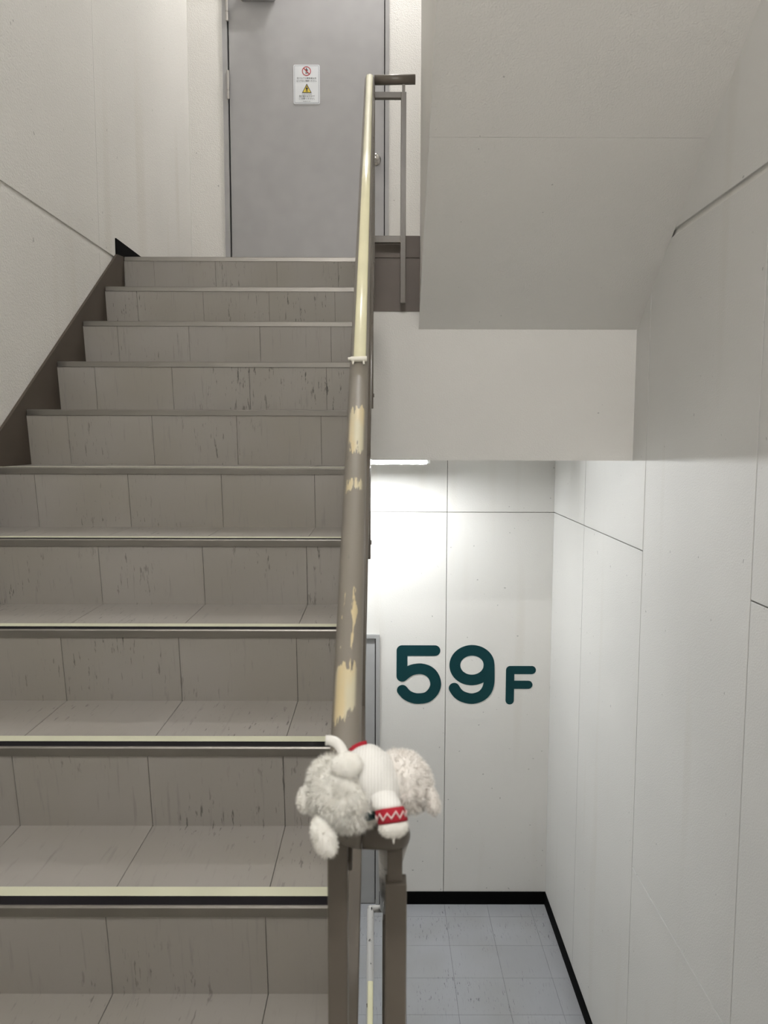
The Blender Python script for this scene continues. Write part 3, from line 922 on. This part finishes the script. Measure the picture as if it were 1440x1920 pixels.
# railing of the flight below, seen through the gap
low = tag(empty('stair_railing', (-0.055, 3.98, 0.0)), 'worn pale handrail with cream tape on the flight below, seen through the gap', 'railing')
LA = Vector((-0.0600, 3.985, -2.548)); LB = Vector((-0.0500, 2.20, -2.548 - 1.785 * 0.70))
tube('handrail', [LA, LB], 0.0185, MAT['chipped'], low, 24)
tube('handrail', [LA, Vector((0.0000, 3.985, -2.548))], 0.0185, MAT['chipped'], low, 24)
bm = bmesh.new()
bmesh.ops.create_uvsphere(bm, u_segments=20, v_segments=14, radius=0.0187, matrix=Matrix.Translation((LA.x, LA.y, Z(LA.z))))
mesh_obj('rail_corner', bm, MAT['chipped'], low, smooth=True)
lt = LA.lerp(LB, 0.165)
rail_tape('luminous_tape', lt, LB, 46, 0.0193, MAT['rail_tape'], low, tilt=8)
box('post', -0.070, -0.046, 3.97, 3.994, Z59, -2.56, MAT['brown'], low, bev=0.0015)

# ------------------------------------------------------------------ plush toy lying over the turn of the handrail
# modelled in its own frame: x to the right, z up its back, y away; scaled to 0.16 m across
PX = 0.000600
toy = tag(empty('plush_toy', (-0.0150, 0.842, Z(-0.4115)), (-0.47, 0, 0)), 'white fluffy plush animal in a knit sweater with red cuffs draped over the handrail turn', 'plush toy')
TM_ = toy.matrix_basis.copy()
def P(px, py, d=0.0):
    return Vector(((px - 695) * PX, d, (1495 - py) * PX))
def toy_part(name, bm, mat, parent=None, smooth=True, recalc=True):
    if recalc:
        bmesh.ops.recalc_face_normals(bm, faces=bm.faces[:])
    me = bpy.data.meshes.new(name)
    bm.to_mesh(me); bm.free()
    for m in (mat if isinstance(mat, (list, tuple)) else [mat]):
        me.materials.append(m)
    if smooth:
        for p in me.polygons:
            p.use_smooth = True
    o = bpy.data.objects.new(name, me)
    COL.objects.link(o)
    o.parent = parent or toy
    return o
def blob(bm, c, rx, ry, rz, rot=0.0, sub=4, lump=0.10, freq=90.0, seed=0.0, taper=0.0):
    """Lumpy stuffed shape."""
    ret = bmesh.ops.create_icosphere(bm, subdivisions=sub, radius=1.0)
    R = Matrix.Rotation(rot, 3, 'Y')
    for v in ret['verts']:
        n = v.co.normalized()
        w = 1 - taper * n.z
        q = R @ Vector((n.x * rx * w, n.y * ry * w, n.z * rz))
        k = 1 + lump * mnoise.noise(Vector((q.x, q.y, q.z)) * freq + Vector((seed, seed * 1.7, 0)))
        v.co = Vector(c) + q * k
    return ret['verts']
def add_fur(bm, count, length, width, droop=0.35, seed=1, clump=0.6):
    """Short curved strands standing on every face of the mesh so far."""
    rnd = random.Random(seed)
    bm.normal_update()
    faces = bm.faces[:]
    areas = [f.calc_area() for f in faces]
    tot = sum(areas)
    picks = rnd.choices(range(len(faces)), weights=areas, k=count)
    for fi in picks:
        f = faces[fi]
        vs3 = [v.co for v in f.verts][:3]
        a, b = rnd.random(), rnd.random()
        if a + b > 1:
            a, b = 1 - a, 1 - b
        p = vs3[0] + (vs3[1] - vs3[0]) * a + (vs3[2] - vs3[0]) * b
        n = f.normal.copy()
        cl = Vector((mnoise.noise(p * 160), mnoise.noise(p * 160 + Vector((9, 0, 0))), mnoise.noise(p * 160 + Vector((0, 9, 0)))))
        d = (n + cl * clump * 1.6 + Vector((rnd.uniform(-.3, .3), rnd.uniform(-.3, .3), rnd.uniform(-.3, .3)))).normalized()
        L = length * rnd.uniform(0.55, 1.15)
        side = d.cross(Vector((rnd.uniform(-1, 1), rnd.uniform(-1, 1), rnd.uniform(-1, 1)))).normalized() * width
        m = p + d * L * 0.55 + Vector((0, 0, -droop * L * 0.15))
        tip = p + d * L + Vector((0, 0, -droop * L * 0.6))
        v0, v1 = bm.verts.new(p - side), bm.verts.new(p + side)
        v2, v3 = bm.verts.new(m - side * 0.7), bm.verts.new(m + side * 0.7)
        v4 = bm.verts.new(tip)
        bm.faces.new((v0, v1, v3, v2)); bm.faces.new((v2, v3, v4))

# head (left), fluffy
bm = bmesh.new()
blob(bm, P(652, 1474, 0.000), 70 * PX, 60 * PX, 64 * PX, rot=0.25, lump=0.12, freq=60, seed=2)
blob(bm, P(625, 1450, 0.004), 42 * PX, 45 * PX, 40 * PX, lump=0.14, freq=90, seed=5, sub=3)
blob(bm, P(652, 1503, -0.004), 56 * PX, 44 * PX, 36 * PX, rot=0.20, lump=0.16, freq=90, seed=8, sub=3)
add_fur(bm, 17000, 0.0078, 0.00026, seed=3, clump=0.5)
toy_part('head', bm, MAT['fur'], recalc=False)
# ears
bm = bmesh.new()
blob(bm, P(656, 1431, -0.036), 30 * PX, 15 * PX, 23 * PX, lump=0.06, seed=1, sub=3)
add_fur(bm, 1300, 0.0028, 0.0002, seed=11)
toy_part('ear', bm, MAT['fur'], recalc=False)
bm = bmesh.new()
blob(bm, P(577, 1487, 0.004), 16 * PX, 16 * PX, 24 * PX, rot=0.2, lump=0.10, seed=4, sub=3)
add_fur(bm, 1400, 0.0040, 0.00022, seed=12)
toy_part('ear', bm, MAT['fur'], recalc=False)
# arm hanging at the lower left
bm = bmesh.new()
blob(bm, P(614, 1553, -0.012), 22 * PX, 21 * PX, 38 * PX, rot=-0.36, lump=0.07, seed=6, sub=3)
add_fur(bm, 1800, 0.0030, 0.0002, seed=13)
toy_part('arm', bm, MAT['fur'], recalc=False)
# sweater body
bm = bmesh.new()
blob(bm, P(704, 1458, 0.004), 52 * PX, 68 * PX, 72 * PX, rot=-0.40, lump=0.05, freq=60, seed=3)
add_fur(bm, 4200, 0.0016, 0.00022, seed=14)
body = toy_part('sweater', bm, MAT['knit'], recalc=False)
# rump and foot (right)
bm = bmesh.new()
blob(bm, P(763, 1454, 0.016), 48 * PX, 56 * PX, 58 * PX, rot=-0.35, lump=0.10, freq=80, seed=9)
blob(bm, P(787, 1462, 0.010), 26 * PX, 36 * PX, 40 * PX, lump=0.13, freq=90, seed=3, sub=3)
add_fur(bm, 8000, 0.0062, 0.00028, seed=15)
toy_part('rump', bm, MAT['fur_pink'], recalc=False)
bm = bmesh.new()
blob(bm, P(814, 1490, 0.002), 12 * PX, 17 * PX, 27 * PX, rot=-0.30, lump=0.12, seed=7, sub=3)
add_fur(bm, 1800, 0.0045, 0.00022, seed=16)
toy_part('foot', bm, MAT['fur_pink'], recalc=False)
# sleeve with red cuff and paw
def ring_stack(bm, rows, seg=28, matfun=None):
    """Closed soft tube through elliptical rings: (centre, rx, ry, tilt)."""
    rings = []
    for c, rx, ry, tl in rows:
        ring = []
        for k in range(seg):
            a = 2 * math.pi * k / seg
            ring.append(bm.verts.new(Vector(c) + Vector((rx * math.cos(a) * math.cos(tl), ry * math.sin(a), rx * math.cos(a) * math.sin(tl)))))
        rings.append(ring)
    for i, (a, b) in enumerate(zip(rings, rings[1:])):
        for k in range(seg):
            f = bm.faces.new((a[k], a[(k + 1) % seg], b[(k + 1) % seg], b[k]))
            f.smooth = True
    bm.faces.new(rings[0]); bm.faces.new(rings[-1][::-1])
bm = bmesh.new()
ring_stack(bm, [(P(714, 1464, -0.012), 22 * PX, 22 * PX, 0.1), (P(721, 1484, -0.026), 25 * PX, 24 * PX, 0.12), (P(729, 1500, -0.034), 26 * PX, 24 * PX, 0.14), (P(733, 1507, -0.035), 25.5 * PX, 24 * PX, 0.14)])
sl = toy_part('sleeve', bm, MAT['knit'])
bm = bmesh.new()
ring_stack(bm, [(P(733, 1505, -0.035), 25.5 * PX, 24.5 * PX, 0.14), (P(734, 1507, -0.035), 27 * PX, 26 * PX, 0.14), (P(737, 1518, -0.036), 27.5 * PX, 26.5 * PX, 0.14), (P(740, 1528, -0.036), 27.5 * PX, 26.5 * PX, 0.14), (P(740, 1530, -0.036), 25.5 * PX, 24.5 * PX, 0.14)])
cf = toy_part('cuff', bm, MAT['knit_red'], sl)
cf['label'] = 'red knit cuff with pale zigzag'
bm = bmesh.new()
zz_pts = []
for i in range(11):
    a = math.radians(-170 + i * 16)
    cc = P(737, 1518 + (5.5 if i % 2 else -5.5) * (1 if (i // 2) % 2 else 0.8), -0.036)
    zz_pts.append(cc + Vector((28.2 * PX * math.cos(a), 27.4 * PX * math.sin(a), 28.2 * PX * math.cos(a) * math.sin(0.14))))
sweep(bm, zz_pts, 0.00085, 6)
toy_part('zigzag', bm, MAT['knit_pale'], sl)
bm = bmesh.new()
blob(bm, P(741, 1537, -0.036), 26 * PX, 23 * PX, 18 * PX, rot=-0.14, lump=0.05, seed=2, sub=3)
add_fur(bm, 1500, 0.0022, 0.00022, seed=17)
toy_part('paw', bm, MAT['fur'], sl, recalc=False)
bm = bmesh.new()
cyl(bm, P(741, 1558, -0.040), (0, 0, -1), 0.0016, 0.008, 8, 0.0006)
toy_part('loose_thread', bm, MAT['fur'], sl)
# far sleeve: only its red cuff and white paw show over the back
bm = bmesh.new()
d0 = Vector((0.80, 0.35, 0.50)).normalized()
blob(bm, P(690, 1410, 0.014), 30 * PX, 30 * PX, 19 * PX, rot=-0.4, lump=0.05, seed=2, sub=3)
s2 = toy_part('sleeve', bm, MAT['knit'])
bm = bmesh.new()
arc = [P(659, 1403, -0.002), P(666, 1396, 0.000), P(674, 1391.5, 0.001), P(682, 1388.5, 0.002), P(690, 1386.5, 0.003)]
sweep(bm, arc, 0.0033, 10)
toy_part('cuff', bm, MAT['knit_red'], s2)
# small dark teal piece low between head and sleeve
bm = bmesh.new()
blob(bm, P(698, 1516, -0.016), 17 * PX, 14 * PX, 11 * PX, rot=-0.3, lump=0.12, seed=5, sub=3)
toy_part('dark_piece', bm, MAT['dark_teal'])
# satin hanging loop
bm = bmesh.new()
cl_ = catmull([(612, 1384), (622, 1384.5), (633, 1389), (642, 1398), (648, 1410), (651, 1424)], 5)
rows = []
for i, c in enumerate(cl_):
    dpt = -0.016 - 0.018 * i / len(cl_)
    a, b = cl_[max(i - 1, 0)], cl_[min(i + 1, len(cl_) - 1)]
    tg = (b - a).normalized(); nn = Vector((-tg.y, tg.x)) * 9.5
    rows.append([bm.verts.new(P(c.x + s * nn.x, c.y + s * nn.y, dpt + e)) for s, e in ((1, 0.0), (-1, 0.002), (-1, 0.0026), (1, 0.0006))])
for a, b in zip(rows, rows[1:]):
    for k in range(4):
        bm.faces.new((a[k], a[(k + 1) % 4], b[(k + 1) % 4], b[k]))
bm.faces.new(rows[0]); bm.faces.new(rows[-1][::-1])
toy_part('hanging_ribbon', bm, MAT['satin'])
